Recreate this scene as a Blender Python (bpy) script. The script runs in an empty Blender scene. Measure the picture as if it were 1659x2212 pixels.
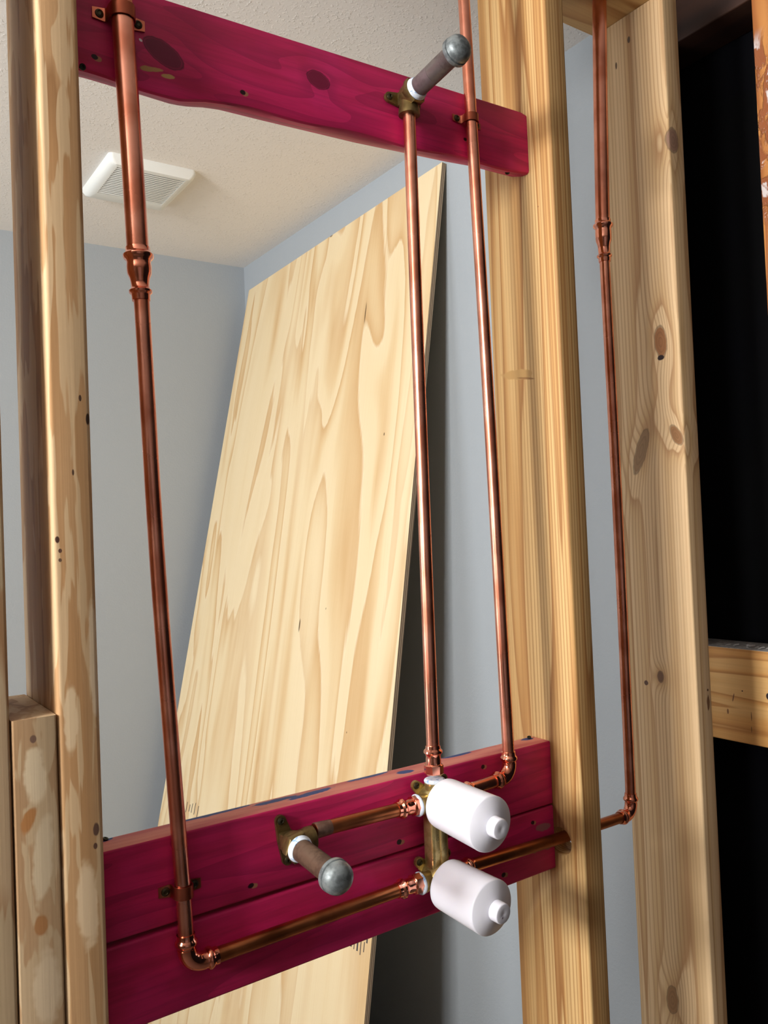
import bpy, bmesh, math, random
from mathutils import Vector, Matrix, Euler
random.seed(7)
S = bpy.context.scene
C = S.collection

# ------------------------------------------------------------------ camera
FPX = 1809.7555
yaw, pitch, roll = [math.radians(a) for a in (34.3025, 1.4789, -2.3383)]
fw = Vector((math.sin(yaw)*math.cos(pitch), math.cos(yaw)*math.cos(pitch), math.sin(pitch)))
rt = Vector((math.cos(yaw), -math.sin(yaw), 0)); up = rt.cross(fw)
rt2 = math.cos(roll)*rt + math.sin(roll)*up
up2 = -math.sin(roll)*rt + math.cos(roll)*up
cd = bpy.data.cameras.new('camera'); cam = bpy.data.objects.new('camera', cd); C.objects.link(cam)
m = Matrix((rt2, up2, -fw)).transposed().to_4x4(); m.translation = Vector((-0.22, -0.8103, 1.45))
cam.matrix_world = m
cd.sensor_fit = 'VERTICAL'; cd.sensor_height = 24.0; cd.sensor_width = 18.0
cd.lens = FPX/2212*24.0; cd.clip_start = 0.02
S.camera = cam
# ------------------------------------------------------------------ colour management, world, lights
S.view_settings.view_transform = 'Standard'; S.view_settings.look = 'None'
S.view_settings.gamma = 1; S.view_settings.use_curve_mapping = False
S.view_settings.exposure = 0.14
w = bpy.data.worlds.new('world'); S.world = w; w.use_nodes = True
w.node_tree.nodes['Background'].inputs[0].default_value = (0.75, 0.84, 1.0, 1)
w.node_tree.nodes['Background'].inputs[1].default_value = 0.12

def area(name, loc, target, sx, sy, power, col):
    l = bpy.data.lights.new(name, 'AREA'); l.shape = 'RECTANGLE'; l.size = sx; l.size_y = sy
    l.energy = power; l.color = col
    o = bpy.data.objects.new(name, l); C.objects.link(o); o.location = loc
    o.rotation_euler = (Vector(target)-Vector(loc)).to_track_quat('-Z', 'Y').to_euler()
    return o
# three panes of the window in the left wall, beside the camera room end of the stud wall
for k, yy in enumerate((-0.56, -0.33, -0.10)):
    area('window_daylight', (-1.93, yy, 1.98), (1.0, yy, 1.98), 0.19, 0.50, 28.0, (1.0, 0.985, 0.96))
# added fill for the bathroom, at an unseen opening further along the same wall
area('bathroom_fill', (-1.93, 1.15, 1.35), (1.0, 1.1, 2.1), 0.9, 1.1, 19.0, (0.93, 0.97, 1.0))
# added weak warm fill on the stud fronts, from behind the camera
area('front_fill', (-0.6, -2.55, 1.35), (0.1, 0.0, 1.35), 1.3, 1.5, 0.8, (1.0, 0.82, 0.78))

# ------------------------------------------------------------------ node helpers
def lin(c):
    return tuple(((x/255)/12.92 if x/255 <= .04045 else ((x/255+.055)/1.055)**2.4) for x in c) + (1,)
class NT:
    def __init__(s, name):
        s.m = bpy.data.materials.new(name); s.m.use_nodes = True; s.t = s.m.node_tree
        s.b = s.t.nodes['Principled BSDF']; s.L = s.t.links
    def n(s, typ, **kw):
        x = s.t.nodes.new(typ)
        for k, v in kw.items(): setattr(x, k, v)
        return x
    def put(s, sock, v):
        if isinstance(v, bpy.types.NodeSocket): s.L.new(v, sock)
        else: sock.default_value = v
    def math(s, op, a, b=0.0, c=0.0, clamp=False):
        x = s.n('ShaderNodeMath', operation=op, use_clamp=clamp)
        s.put(x.inputs[0], a); s.put(x.inputs[1], b); s.put(x.inputs[2], c); return x.outputs[0]
    def mix(s, f, a, b, mode='MIX'):
        x = s.n('ShaderNodeMix', data_type='RGBA', blend_type=mode)
        s.put(x.inputs[0], f); s.put(x.inputs[6], a); s.put(x.inputs[7], b); return x.outputs[2]
    def mapping(s, vec, loc=(0,0,0), rot=(0,0,0), scale=(1,1,1), kind='POINT'):
        x = s.n('ShaderNodeMapping', vector_type=kind)
        s.L.new(vec, x.inputs[0]); x.inputs[1].default_value = loc; x.inputs[2].default_value = rot; x.inputs[3].default_value = scale
        return x.outputs[0]
    def noise(s, vec, scale, detail=2, rough=.5, dist=0.0):
        x = s.n('ShaderNodeTexNoise'); s.L.new(vec, x.inputs['Vector'])
        x.inputs['Scale'].default_value = scale; x.inputs['Detail'].default_value = detail
        x.inputs['Roughness'].default_value = rough; x.inputs['Distortion'].default_value = dist
        return x.outputs[0]
    def ramp(s, f, stops, interp='LINEAR'):
        x = s.n('ShaderNodeValToRGB'); s.L.new(f, x.inputs[0]); r = x.color_ramp; r.interpolation = interp
        while len(r.elements) < len(stops): r.elements.new(0.5)
        for e, (p, c) in zip(r.elements, stops):
            e.position = p; e.color = c if len(c) == 4 else (*c, 1)
        return x.outputs[0]
    def mapr(s, f, a, b, c=0.0, d=1.0):
        x = s.n('ShaderNodeMapRange', interpolation_type='SMOOTHSTEP'); s.put(x.inputs[0], f)
        x.inputs[1].default_value = a; x.inputs[2].default_value = b; x.inputs[3].default_value = c; x.inputs[4].default_value = d
        return x.outputs[0]
    def coord(s, org):
        tc = s.n('ShaderNodeTexCoord'); x = s.n('ShaderNodeVectorMath', operation='ADD')
        s.L.new(tc.outputs['Object'], x.inputs[0]); x.inputs[1].default_value = org
        return x.outputs[0]
    def ell(s, vec, c, rad, rot=(0,0,0)):
        """elliptical distance from a spot: 1 on its rim"""
        v = s.mapping(vec, c, rot, rad, 'TEXTURE')
        x = s.n('ShaderNodeVectorMath', operation='LENGTH'); s.L.new(v, x.inputs[0]); return x.outputs['Value']
    def bump(s, h, strength, dist=.001):
        x = s.n('ShaderNodeBump'); x.inputs['Strength'].default_value = strength; x.inputs['Distance'].default_value = dist
        s.L.new(h, x.inputs['Height']); s.L.new(x.outputs[0], s.b.inputs['Normal'])
    def done(s, col=None, rough=None, metal=None):
        if col is not None: s.put(s.b.inputs['Base Color'], col)
        if rough is not None: s.put(s.b.inputs['Roughness'], rough)
        if metal is not None: s.b.inputs['Metallic'].default_value = metal
        return s.m

def wood(name, org, cols, along='Z', freq=9.0, lines=40.0, stretch=.07, seed=0.0, knots=(), holes=(), rough=.62, soft=.12, contrast=1.0, spec=.35, patch=None, fine=None):
    """cols = light, mid, dark (sRGB 0-255); rings are the level lines of a noise stretched along the grain"""
    t = NT(name); p = t.coord(org)
    sc = {'X': (stretch, 1, 1), 'Y': (1, stretch, 1), 'Z': (1, 1, stretch)}[along]
    q = t.mapping(p, (seed, seed*1.7, seed*.6), (0,0,0), sc)
    f = t.noise(q, freq, 1.5, .45, .15)
    f = t.math('MULTIPLY', f, lines/6.0)
    fib_sc = {'X': (2, 260, 260), 'Y': (260, 2, 260), 'Z': (260, 260, 2)}[along]
    fib = t.noise(t.mapping(p, (0,0,0), (0,0,0), fib_sc), 1.0, 3, .6)
    f = t.math('ADD', f, t.math('MULTIPLY', fib, .05))
    d_all = []
    for kn in knots:
        c, rad, rot, kc = kn[:4]
        d = t.ell(p, c, rad, rot); d_all.append((d, kc))
        wide = t.math('MULTIPLY', d, .42)
        g = t.math('DIVIDE', .9, t.math('ADD', 1.0, t.math('POWER', wide, 3.0)))
        f = t.math('ADD', f, g)
    r = t.math('FRACT', f)
    L_, M_, D_ = [lin(c) for c in cols]
    col = t.ramp(r, [(0, L_), (.35, L_), (.72, M_), (1-soft*.55, D_), (1.0, L_)])
    big = t.noise(t.mapping(q, (3,1,2)), freq*.8, 2, .5)
    col = t.mix(t.mapr(big, .35, .72, 0, .55), col, M_)
    col = t.mix(t.mapr(fib, .35, .75, .0, .22), col, D_)
    if patch:                                   # pale and honey coloured blotches of a weathered edge
        pn = t.noise(t.mapping(p, (seed*3, 1, 2), (0,0,0), patch[1]), 1.0, 2, .55, .4)
        col = t.mix(t.mapr(pn, .50, .54, 0, .8), col, lin(patch[0]))
    if fine:                                    # narrow growth lines: direction, spacing, warp, strength
        dx, sp, warp, stren = fine
        x = t.n('ShaderNodeVectorMath', operation='DOT_PRODUCT'); t.L.new(p, x.inputs[0]); x.inputs[1].default_value = dx
        lw = t.noise(t.mapping(p, (seed, 2, 5), (0,0,0), tuple(a*9 for a in sc)), 1.0, 3, .5)
        ff = t.math('ADD', t.math('MULTIPLY', x.outputs['Value'], 1.0/sp), t.math('MULTIPLY', lw, warp))
        for d, kc in d_all:
            ff = t.math('ADD', ff, t.math('DIVIDE', 2.2, t.math('ADD', 1.0, t.math('POWER', t.math('MULTIPLY', d, .5), 3.0))))
        fr = t.math('FRACT', ff)
        ln_ = t.math('MULTIPLY', t.mapr(fr, .45, .86), t.mapr(fr, .92, 1.0, 1, 0))
        zone = t.mapr(t.noise(t.mapping(p, (seed*2, 7, 1), (0,0,0), tuple(a*11 for a in sc)), 1.0, 1, .4), .38, .6, .25, 1)
        col = t.mix(t.math('MULTIPLY', t.math('MULTIPLY', ln_, zone), stren), col, D_)
    wob = t.noise(t.mapping(p, (0,0,0), (0,0,0), (70,70,70)), 1.0, 2, .5)
    for d, kc in d_all:
        dd = t.math('ADD', d, t.math('MULTIPLY', t.math('SUBTRACT', wob, .5), .35))
        ringk = t.math('FRACT', t.math('MULTIPLY', dd, 3.0))
        kcol = t.mix(t.mapr(ringk, .3, 1.0, 0, .35), lin(kc), lin([x*.72 for x in kc]))
        col = t.mix(t.mapr(dd, .85, 1.02, 1, 0), col, kcol)
        rim = t.mapr(t.math('ABSOLUTE', t.math('SUBTRACT', dd, 1.0)), .0, .13, .55, 0)
        col = t.mix(rim, col, lin([x*.5 for x in kc]))
    for c, rad, rot, kc in holes:
        d = t.ell(p, c, rad, rot)
        dd = t.math('ADD', d, t.math('MULTIPLY', t.math('SUBTRACT', wob, .5), .8))
        col = t.mix(t.mapr(dd, .75, 1.1, 1, 0), col, lin(kc))
    t.bump(t.math('ADD', r, fib), .12, .0012)
    t.b.inputs['Specular IOR Level'].default_value = spec
    return t.done(col, rough, 0)

def flat(name, c, rough=.5, metal=0.0, var=0.0, vs=30, c2=None, bump=0.0, lo=.4, hi=.65):
    t = NT(name); tc = t.n('ShaderNodeTexCoord').outputs['Object']
    nz = t.noise(tc, vs, 4, .6)
    col = t.mix(t.mapr(nz, lo, hi), lin(c), lin(c2 if c2 else c))
    if var: t.put(t.b.inputs['Roughness'], t.mapr(nz, .3, .7, rough-var, rough+var))
    else: t.b.inputs['Roughness'].default_value = rough
    if bump: t.bump(nz, bump, .001)
    return t.done(col, None, metal)

# ------------------------------------------------------------------ mesh helpers
def finish(bm, ang=38):
    bmesh.ops.remove_doubles(bm, verts=bm.verts, dist=1e-6)
    bmesh.ops.recalc_face_normals(bm, faces=bm.faces)
    for f in bm.faces: f.smooth = True
    for e in bm.edges:
        if len(e.link_faces) == 2 and e.calc_face_angle(0) > math.radians(ang): e.smooth = False
def obj(name, bm, mats, parent=None, org=(0,0,0), label=None, cat=None, group=None, kind=None, ang=38):
    """link bm (world coordinates) as one mesh object whose origin is org (or its parent's origin)"""
    finish(bm, ang)
    if parent is not None: org = parent['_o']
    bmesh.ops.translate(bm, verts=bm.verts, vec=-Vector(org))
    me = bpy.data.meshes.new(name); bm.to_mesh(me); bm.free()
    for mm in (mats if isinstance(mats, (list, tuple)) else [mats]): me.materials.append(mm)
    o = bpy.data.objects.new(name, me); C.objects.link(o)
    o['_o'] = tuple(org)
    if parent is not None: o.parent = parent
    else: o.location = org
    if label: o['label'] = label
    if cat: o['category'] = cat
    if group: o['group'] = group
    if kind: o['kind'] = kind
    return o
def thing(name, org, label, cat, group=None):
    o = bpy.data.objects.new(name, None); C.objects.link(o); o.location = org; o.empty_display_size = .02
    o['label'] = label; o['category'] = cat; o['_o'] = tuple(org)
    if group: o['group'] = group
    return o
def loft(bm, secs, cap=True, mi=0):
    rows = [[bm.verts.new(p) for p in s] for s in secs]
    n = len(rows[0])
    for a, b in zip(rows, rows[1:]):
        for i in range(n):
            f = bm.faces.new((a[i], a[(i+1) % n], b[(i+1) % n], b[i])); f.material_index = mi
    if cap:
        for r in (rows[0], rows[-1]):
            f = bm.faces.new(r); f.material_index = mi
    return rows
def rrect(a0, a1, b0, b1, r, seg=4):
    pts = []
    for cx, cy, s in ((a1-r, b1-r, 0), (a0+r, b1-r, 90), (a0+r, b0+r, 180), (a1-r, b0+r, 270)):
        for k in range(seg+1):
            t = math.radians(s+90*k/seg); pts.append((cx+r*math.cos(t), cy+r*math.sin(t)))
    return pts
def lumber_z(x0, x1, y0, y1, z0, z1, r=.003):
    bm = bmesh.new(); q = rrect(x0, x1, y0, y1, r)
    c = [(x0+x1)/2, (y0+y1)/2]
    n = 14
    secs = []
    for i in range(n+1):
        z = z0+(z1-z0)*i/n; secs.append([(a, b, z) for a, b in q])
    loft(bm, secs); return bm
def box(x0, x1, y0, y1, z0, z1, bev=0.0, seg=2, bm=None):
    own = bmesh.new()
    bmesh.ops.create_cube(own, size=1)
    for v in own.verts: v.co = ((x0+x1)/2+v.co.x*(x1-x0), (y0+y1)/2+v.co.y*(y1-y0), (z0+z1)/2+v.co.z*(z1-z0))
    if bev: bmesh.ops.bevel(own, geom=list(own.edges), offset=bev, segments=seg, affect='EDGES', profile=.5)
    if bm is None: return own
    join(bm, own); return bm
def join(bm, other):
    me = bpy.data.meshes.new('tmp'); other.to_mesh(me); other.free(); bm.from_mesh(me); bpy.data.meshes.remove(me)
def frame_of(d):
    d = Vector(d).normalized(); a = Vector((0,0,1)) if abs(d.z) < .9 else Vector((1,0,0))
    u = d.cross(a).normalized(); return u, d.cross(u).normalized()
def revolve(p0, d, prof, seg=32, bm=None):
    """prof = [(distance along d, radius)]"""
    own = bmesh.new(); d = Vector(d).normalized(); u, v = frame_of(d); p0 = Vector(p0)
    secs = []
    for t, r in prof:
        c = p0+d*t; secs.append([c+(u*math.cos(2*math.pi*k/seg)+v*math.sin(2*math.pi*k/seg))*max(r, 1e-5) for k in range(seg)])
    loft(own, secs)
    if bm is None: return own
    join(bm, own); return bm
def resample(pts, per=10):
    out = []
    for i in range(len(pts)-1):
        p1, p2 = pts[i], pts[i+1]; h = (p2-p1).length
        t1 = (pts[i+1]-pts[i-1]).normalized() if i > 0 else (p2-p1).normalized()
        t2 = (pts[i+2]-pts[i]).normalized() if i+2 < len(pts) else (p2-p1).normalized()
        for k in range(per):
            u = k/per
            out.append(p1*(2*u**3-3*u**2+1)+t1*h*(u**3-2*u**2+u)+p2*(3*u**2-2*u**3)+t2*h*(u**3-u**2))
    return out+[pts[-1]]
def tube(pts, r, seg=28, bm=None, smooth=False):
    own = bmesh.new(); pts = [Vector(p) for p in pts]; secs = []
    if smooth: pts = resample(pts)
    d0 = (pts[1]-pts[0]).normalized(); u, v = frame_of(d0)
    for i, p in enumerate(pts):
        d = ((pts[min(i+1, len(pts)-1)]-p).normalized()+(p-pts[max(i-1, 0)]).normalized()).normalized()
        u = (u-d*u.dot(d)).normalized(); v = d.cross(u)
        rr = r[i] if isinstance(r, (list, tuple)) else r
        secs.append([p+(u*math.cos(2*math.pi*k/seg)+v*math.sin(2*math.pi*k/seg))*rr for k in range(seg)])
    loft(own, secs)
    if bm is None: return own
    join(bm, own); return bm

# ------------------------------------------------------------------ materials
def wall_mat(name, c, bs=.25, sc=160):
    t = NT(name); tc = t.n('ShaderNodeTexCoord').outputs['Object']
    a = t.noise(tc, sc, 3, .6)
    t.bump(a, bs, .002)
    return t.done(t.mix(t.mapr(t.noise(tc, 2.0, 2), .3, .7, 0, .15), lin(c), lin([x*.96 for x in c])), .75)
m_wall = wall_mat('grey_wall_paint', (163, 170, 176))
t = NT('ceiling_texture'); tc = t.n('ShaderNodeTexCoord').outputs['Object']
vo = t.noise(tc, 130, 4, .6)
bl = t.mapr(t.noise(tc, 30, 2, .5), .45, .62)
t.bump(t.math('MULTIPLY', t.mapr(vo, .5, .72), t.math('ADD', .35, bl)), .4, .0025)
m_ceil = t.done(lin((236, 231, 225)), .85)
m_floor = wall_mat('concrete_floor', (88, 80, 74), .3, 40)
m_room = wall_mat('dim_drywall', (112, 100, 90), .1, 20)
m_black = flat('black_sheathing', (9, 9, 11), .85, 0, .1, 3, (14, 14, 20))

def copper(name, a=(240, 164, 138), b=(214, 132, 104), rough=.27, sc=18, tarn=(120, 62, 44), tam=.35):
    t = NT(name); tc = t.n('ShaderNodeTexCoord').outputs['Object']
    n1 = t.noise(tc, sc, 3, .5); n2 = t.noise(tc, 7, 2, .5)
    col = t.mix(t.mapr(n1, .4, .65), lin(a), lin(b))
    col = t.mix(t.mapr(n2, .5, .72, 0, tam), col, lin(tarn))
    t.put(t.b.inputs['Roughness'], t.mapr(n2, .3, .7, rough-.05, rough+.1))
    return t.done(col, None, 1.0)
m_cu = copper('copper_tube')
m_cu_dull = copper('tarnished_copper_tube', (190, 116, 74), (150, 86, 52), .34, 18, (92, 54, 34), .7)
m_cu_fit = copper('copper_fitting', (250, 172, 146), (232, 146, 118), .14)
m_strap = copper('copper_strap', (206, 118, 92), (168, 90, 66), .3)
m_brass = flat('cast_brass', (196, 176, 122), .34, .85, .08, 60, (160, 136, 84))
m_brass_old = flat('dull_cast_brass', (130, 110, 70), .42, .8, .08, 60, (96, 76, 46))
m_galv = flat('galvanised_cap', (150, 158, 160), .45, .5, .15, 70, (96, 102, 104), .5)
m_steel = flat('grey_steel_nipple', (112, 102, 100), .45, .6, .1, 50, (84, 70, 70))
m_nip = flat('brown_brass_nipple', (112, 88, 72), .5, .5, .1, 60, (84, 62, 50))
m_tape = flat('thread_tape', (214, 224, 236), .6, 0, 0, 220, (120, 160, 205), .5, .52, .66)
m_screw = flat('bronze_screw', (74, 66, 44), .45, .7, .1, 90, (52, 46, 34))
m_dark = flat('dark_screw', (38, 44, 38), .45, .6, .1, 90, (60, 62, 52))
t = NT('white_plastic'); t.b.inputs['Subsurface Weight'].default_value = .25
t.b.inputs['Subsurface Radius'].default_value = (.01, .01, .012)
m_plastic = t.done(lin((236, 236, 246)), .38)
m_plastic.node_tree.nodes['Principled BSDF'].inputs['Specular IOR Level'].default_value = .4
m_black.node_tree.nodes['Principled BSDF'].inputs['Specular IOR Level'].default_value = .1
m_vent = flat('white_vent_plastic', (236, 238, 234), .45)
m_ink = flat('printed_ink', (48, 48, 58), .7)
m_dust = flat('white_dust', (225, 225, 225), .9)

# ------------------------------------------------------------------ room shell
XW, YW, ZC = 1.0972, 1.9633, 2.44
def struct(name, bm, mm): return obj(name, bm, mm, kind='structure')
struct('floor', box(-2.1, 2.0, -2.8, 2.1, -.1, 0), m_floor)
struct('ceiling', box(-2.1, 2.0, -2.8, 2.1, ZC, ZC+.1), m_ceil)
struct('wall_back', box(-2.0, XW+.1, YW, YW+.1, 0, ZC), m_wall)
struct('wall_right', box(XW, XW+.0127, .14, YW, 0, ZC), m_wall)
bm = box(-2.05, -1.95, -2.7, -1.05, 0, ZC)
for a in ((-2.05, -1.95, -1.05, -.08, 0, 1.5), (-2.05, -1.95, -1.05, -.08, 2.33, ZC), (-2.05, -1.95, -.08, .68, 0, ZC),
          (-2.05, -1.95, .68, 1.62, 0, .78), (-2.05, -1.95, .68, 1.62, 1.92, ZC), (-2.05, -1.95, 1.62, YW, 0, ZC)):
    box(*a, bm=bm)
struct('wall_left', bm, wall_mat('pale_drywall', (150, 140, 130), .1, 20))
bm = box(-2.05, -1.27, -2.8, -2.7, 0, ZC); box(.07, 1.3, -2.8, -2.7, 0, ZC, bm=bm); box(-1.27, .07, -2.8, -2.7, 2.1, ZC, bm=bm)
struct('wall_front', bm, m_room)

# ------------------------------------------------------------------ framing lumber
PINE = ((208, 174, 120), (192, 150, 96), (158, 112, 62))
PALE = ((226, 205, 164), (208, 182, 136), (170, 136, 92))
XR, XF = .6394, .9039
Z_TOP = 2.287
# left stud
o = (-.019, .07, .038)
mt = wood('weathered_pine', o, ((196, 156, 112), (180, 136, 90), (148, 106, 66)), 'Z', 26, 26, .055, 1.3,
          holes=[((-.0336, 0, 1.457), (.0022, .01, .0035), (0,0,0), (70, 42, 30)), ((-.0315, 0, 1.4463), (.0016, .01, .002), (0,0,0), (90, 60, 44)),
                 ((-.0317, 0, 1.4377), (.0018, .01, .002), (0,0,0), (100, 74, 56)), ((-.0092, 0, 1.5896), (.0012, .01, .003), (0,0,0), (80, 55, 40)),
                 ((-.0177, 0, 1.5194), (.001, .01, .003), (0,0,0), (80, 55, 40)), ((-.0026, 0, 1.5701), (.0022, .01, .006), (0,0,0), (66, 48, 40)),
                 ((-.0165, 0, 1.118), (.0105, .02, .040), (0,0,0), (224, 196, 158)), ((-.0265, 0, 1.290), (.0065, .02, .034), (0,0,0), (216, 188, 150)),
                 ((-.004, 0, 1.345), (.0045, .02, .06), (0,0,0), (222, 198, 164)), ((-.007, 0, 1.185), (.003, .01, .006), (0,0,0), (104, 76, 62)), ((-.008, 0, 1.17), (.002, .01, .003), (0,0,0), (100, 70, 56))],
          patch=((210, 180, 140), (90, 30, 7)))
obj('wall_stud', lumber_z(-.038, 0, 0, .14, .038, Z_TOP, .0042), mt, org=o, cat='stud',
    label='full-height pine stud at left, its narrow face beside the wide copper pipe')
o = (-.058, .07, .038)
mt = wood('blotchy_pine', o, ((196, 164, 126), (178, 142, 104), (148, 110, 74)), 'Z', 24, 20, .08, 5.1,
          holes=[((-.059, 0, 1.245), (.010, .02, .026), (0,0,0), (220, 198, 164)), ((-.0545, 0, 1.17), (.009, .02, .04), (0,.1,0), (216, 194, 160)), ((-.054, 0, 1.055), (.012, .02, .035), (0,0,0), (218, 194, 160)),
                 ((-.0655, 0, 1.2065), (.006, .02, .012), (0,.4,0), (176, 122, 72)), ((-.0575, 0, 1.112), (.006, .02, .010), (0,0,0), (172, 122, 76)), ((-.0596, 0, 1.2778), (.003, .01, .004), (0,0,0), (120, 92, 76))], patch=((202, 176, 140), (60, 20, 12)))
obj('jack_stud', lumber_z(-.0775, -.0392, 0, .14, .038, 1.2965, .002), mt, org=o, cat='stud',
    label='short pine jack stud with a cut top end, between two taller studs at left')
o = (-.098, .07, .038)
mt = wood('pale_edge_pine', o, ((212, 184, 148), (198, 164, 124), (168, 126, 88)), 'Z', 24, 22, .06, 9.4, patch=((206, 182, 146), (60, 20, 8)))
obj('wall_stud', lumber_z(-.117, -.0787, 0, .14, .038, Z_TOP, .003), mt, org=o, cat='stud',
    label='leftmost pine stud, only its right edge showing at the left border of the photo')
# right stud, drilled for the pipe
o = (XR+.019, .07, .038)
mt = wood('honey_pine', o, ((214, 178, 122), (194, 149, 92), (150, 100, 54)), 'Z', 17, 46, .04, 2.2,
          holes=[((XR, .086, 1.675), (.02, .034, .0075), (.12,0,0), (184, 144, 88)), ((XR, .07, 1.667), (.02, .018, .0016), (.2,0,0), (150, 108, 62)), ((XR, .03, 1.905), (.01, .001, .0012), (0,0,0), (120, 80, 50))],
          fine=((1, 1, 0), .0062, 6.0, .6))
st = obj('wall_stud', lumber_z(XR, XR+.038, 0, .14, .038, Z_TOP, .0035), mt, org=o, cat='stud',
         label='honey-coloured pine stud with a drilled hole for a pipe, where the pink boards end')
cb = revolve((XR-.03, .0370, 1.0085), (1, .17, 0), [(0, .0195), (.12, .0195)], 40)
cut = obj('hole_cutter', cb, mt)
md = st.modifiers.new('hole', 'BOOLEAN'); md.operation = 'DIFFERENCE'; md.object = cut; md.solver = 'EXACT'
dg = bpy.context.evaluated_depsgraph_get(); dg.update()
nm = bpy.data.meshes.new_from_object(st.evaluated_get(dg)); st.modifiers.clear(); st.data = nm
bpy.data.objects.remove(cut)
# far stud
o = (XF+.019, .07, .038)
kd = (148, 104, 68)
mt = wood('pale_knotty_pine', o, ((224, 194, 152), (206, 172, 126), (170, 128, 88)), 'Z', 17, 34, .022, 7.7,
          knots=[((XF, .0342, 1.738), (.03, .0115, .026), (-.10, 0, 0), (146, 98, 60)),
                 ((XF, .0826, 1.5676), (.03, .0105, .038), (.38, 0, 0), (148, 116, 82)),
                 ((XF, .0135, 1.5858), (.03, .0085, .018), (-.5, 0, 0), (146, 104, 66)),
                 ((XF, .066, 1.2013), (.03, .006, .0095), (0, 0, 0), (120, 88, 66)),
                 ((XF, .0734, .6844), (.03, .011, .022), (.1, 0, 0), (150, 112, 76)),
                 ((XF+.010, -.001, 2.052), (.013, .012, .02), (0, 0, 0), (150, 116, 96))],
          holes=[((XF, .035, 1.713), (.01, .0065, .0042), (0,0,0), (34, 14, 14)), ((XF, .095, 1.1881), (.01, .004, .0042), (0,0,0), (96, 70, 56)),
                 ((XF, .067, 2.245), (.01, .003, .006), (0,0,0), (100, 84, 70)), ((XF, .095, 2.215), (.01, .002, .006), (0,0,0), (110, 90, 70)),
                 ((XF+.028, 0, 1.165), (.004, .01, .012), (0,0,0), (128, 92, 66)), ((XF+.028, 0, 1.185), (.002, .01, .002), (0,0,0), (90, 60, 40))],
          fine=((1, 1, 0), .0066, 6.0, .62))
obj('wall_stud', lumber_z(XF, XF+.038, 0, .14, .038, Z_TOP, .0035), mt, org=o, cat='stud',
    label='pale knotty pine stud, right of the far copper pipe and beside the black cavity')
# top and bottom plates
def lumber_x(x0, x1, y0, y1, z0, z1, r=.003):
    bm = bmesh.new(); q = rrect(y0, y1, z0, z1, r)
    loft(bm, [[(x0+(x1-x0)*i/10, a, b) for a, b in q] for i in range(11)]); return bm
o = (0, .07, Z_TOP)
obj('top_plate', lumber_x(-1.9, XF+.038, 0, .14, Z_TOP+.0005, Z_TOP+.0385), wood('plate_pine', o, PINE, 'X', 12, 26, .06, 4.0), org=o,
    cat='plate', label='horizontal pine plate across the stud tops, seen from below above the far pipe')
o = (0, .07, 0)
obj('bottom_plate', lumber_x(-1.9, XF+.038, 0, .14, 0, .0375), wood('sole_pine', o, PINE, 'X', 12, 26, .06, 6.0), org=o,
    cat='plate', label='horizontal pine plate on the floor under the studs')

# ------------------------------------------------------------------ exterior wall on the right
o = (1.16, .04, 1.14)
mt = wood('amber_rail_pine', o, ((232, 184, 118), (218, 160, 92), (186, 126, 66)), 'Y', 22, 30, .04, 3.3,
          holes=[((1.115, .012, 1.147), (.01, .004, .006), (0,0,0), (40, 26, 30)), ((1.115, .06, 1.15), (.01, .0015, .0015), (0,0,0), (60, 36, 26)),
                 ((1.115, .078, 1.136), (.01, .0012, .008), (.25,0,0), (120, 78, 50)), ((1.115, .045, 1.108), (.01, .0008, .008), (0,0,0), (110, 72, 46)),
                 ((1.115, .046, 1.085), (.01, .0008, .006), (0,0,0), (110, 72, 46)), ((1.115, .09, 1.11), (.01, .002, .005), (0,0,0), (140, 96, 60))])
bm = bmesh.new(); q = rrect(1.115, 1.203, 1.0585, 1.2235, .003)
loft(bm, [[(a, y, b) for a, b in q] for y in [-.0245+.3245*i/10 for i in range(11)]])
t = NT('dusty_grey_top'); tc = t.n('ShaderNodeTexCoord').outputs['Object']
m_dt = t.done(t.mix(t.mapr(t.noise(tc, 90, 4, .7), .45, .7), lin((150, 148, 146)), lin((196, 194, 192))), .9)
for f in bm.faces:
    f.normal_update()
    if abs(f.normal.z) > .8 and f.calc_center_median().z > 1.2: f.material_index = 1
rail = obj('blocking_rail', bm, [mt, m_dt], org=o, cat='blocking', label='horizontal amber wood block with a dusty top, crossing the black cavity at right')
bm = bmesh.new()
for y, s in ((.058, .0035), (.055, .0028), (.02, .0026), (.085, .002), (.035, .0016), (.004, .0028), (.1, .0014), (.045, .0012)):
    q = bmesh.new(); bmesh.ops.create_icosphere(q, subdivisions=2, radius=s)
    for v in q.verts: v.co = Vector((v.co.x*1.2, v.co.y*1.4, v.co.z*.9))*(.7+.6*random.random())+Vector((1.13+random.random()*.02, y, 1.2238+s*.5))
    join(bm, q)
obj('drywall_crumbs', bm, m_dust, org=(1.13, .05, 1.2235), cat='crumbs', kind='stuff', label='white drywall crumbs lying on the dusty top of the amber block')
o = (1.16, -.04, 0)
t = NT('glue_smeared_pine'); p = t.coord(o)
base = wood('tmp', o, PINE)
q = t.mapping(p, (1, 2, 3), (0,0,0), (1, 1, .12))
r = t.math('FRACT', t.math('MULTIPLY', t.noise(q, 20, 2, .5, .2), 5))
col = t.mix(t.mapr(r, .1, 1), lin((206, 138, 72)), lin((166, 98, 46)))
g = t.noise(t.mapping(p, (0,0,0), (0,0,0), (30, 30, 16)), 1.0, 4, .6, .6)
zg = t.n('ShaderNodeSeparateXYZ'); t.L.new(p, zg.inputs[0])
band = t.math('MULTIPLY', t.mapr(zg.outputs[2], 1.93, 1.97), t.mapr(zg.outputs[2], 2.24, 2.28, 1, 0))
gm = t.math('MULTIPLY', t.mapr(g, .44, .52), band)
col = t.mix(gm, col, lin((160, 96, 62)))
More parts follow.
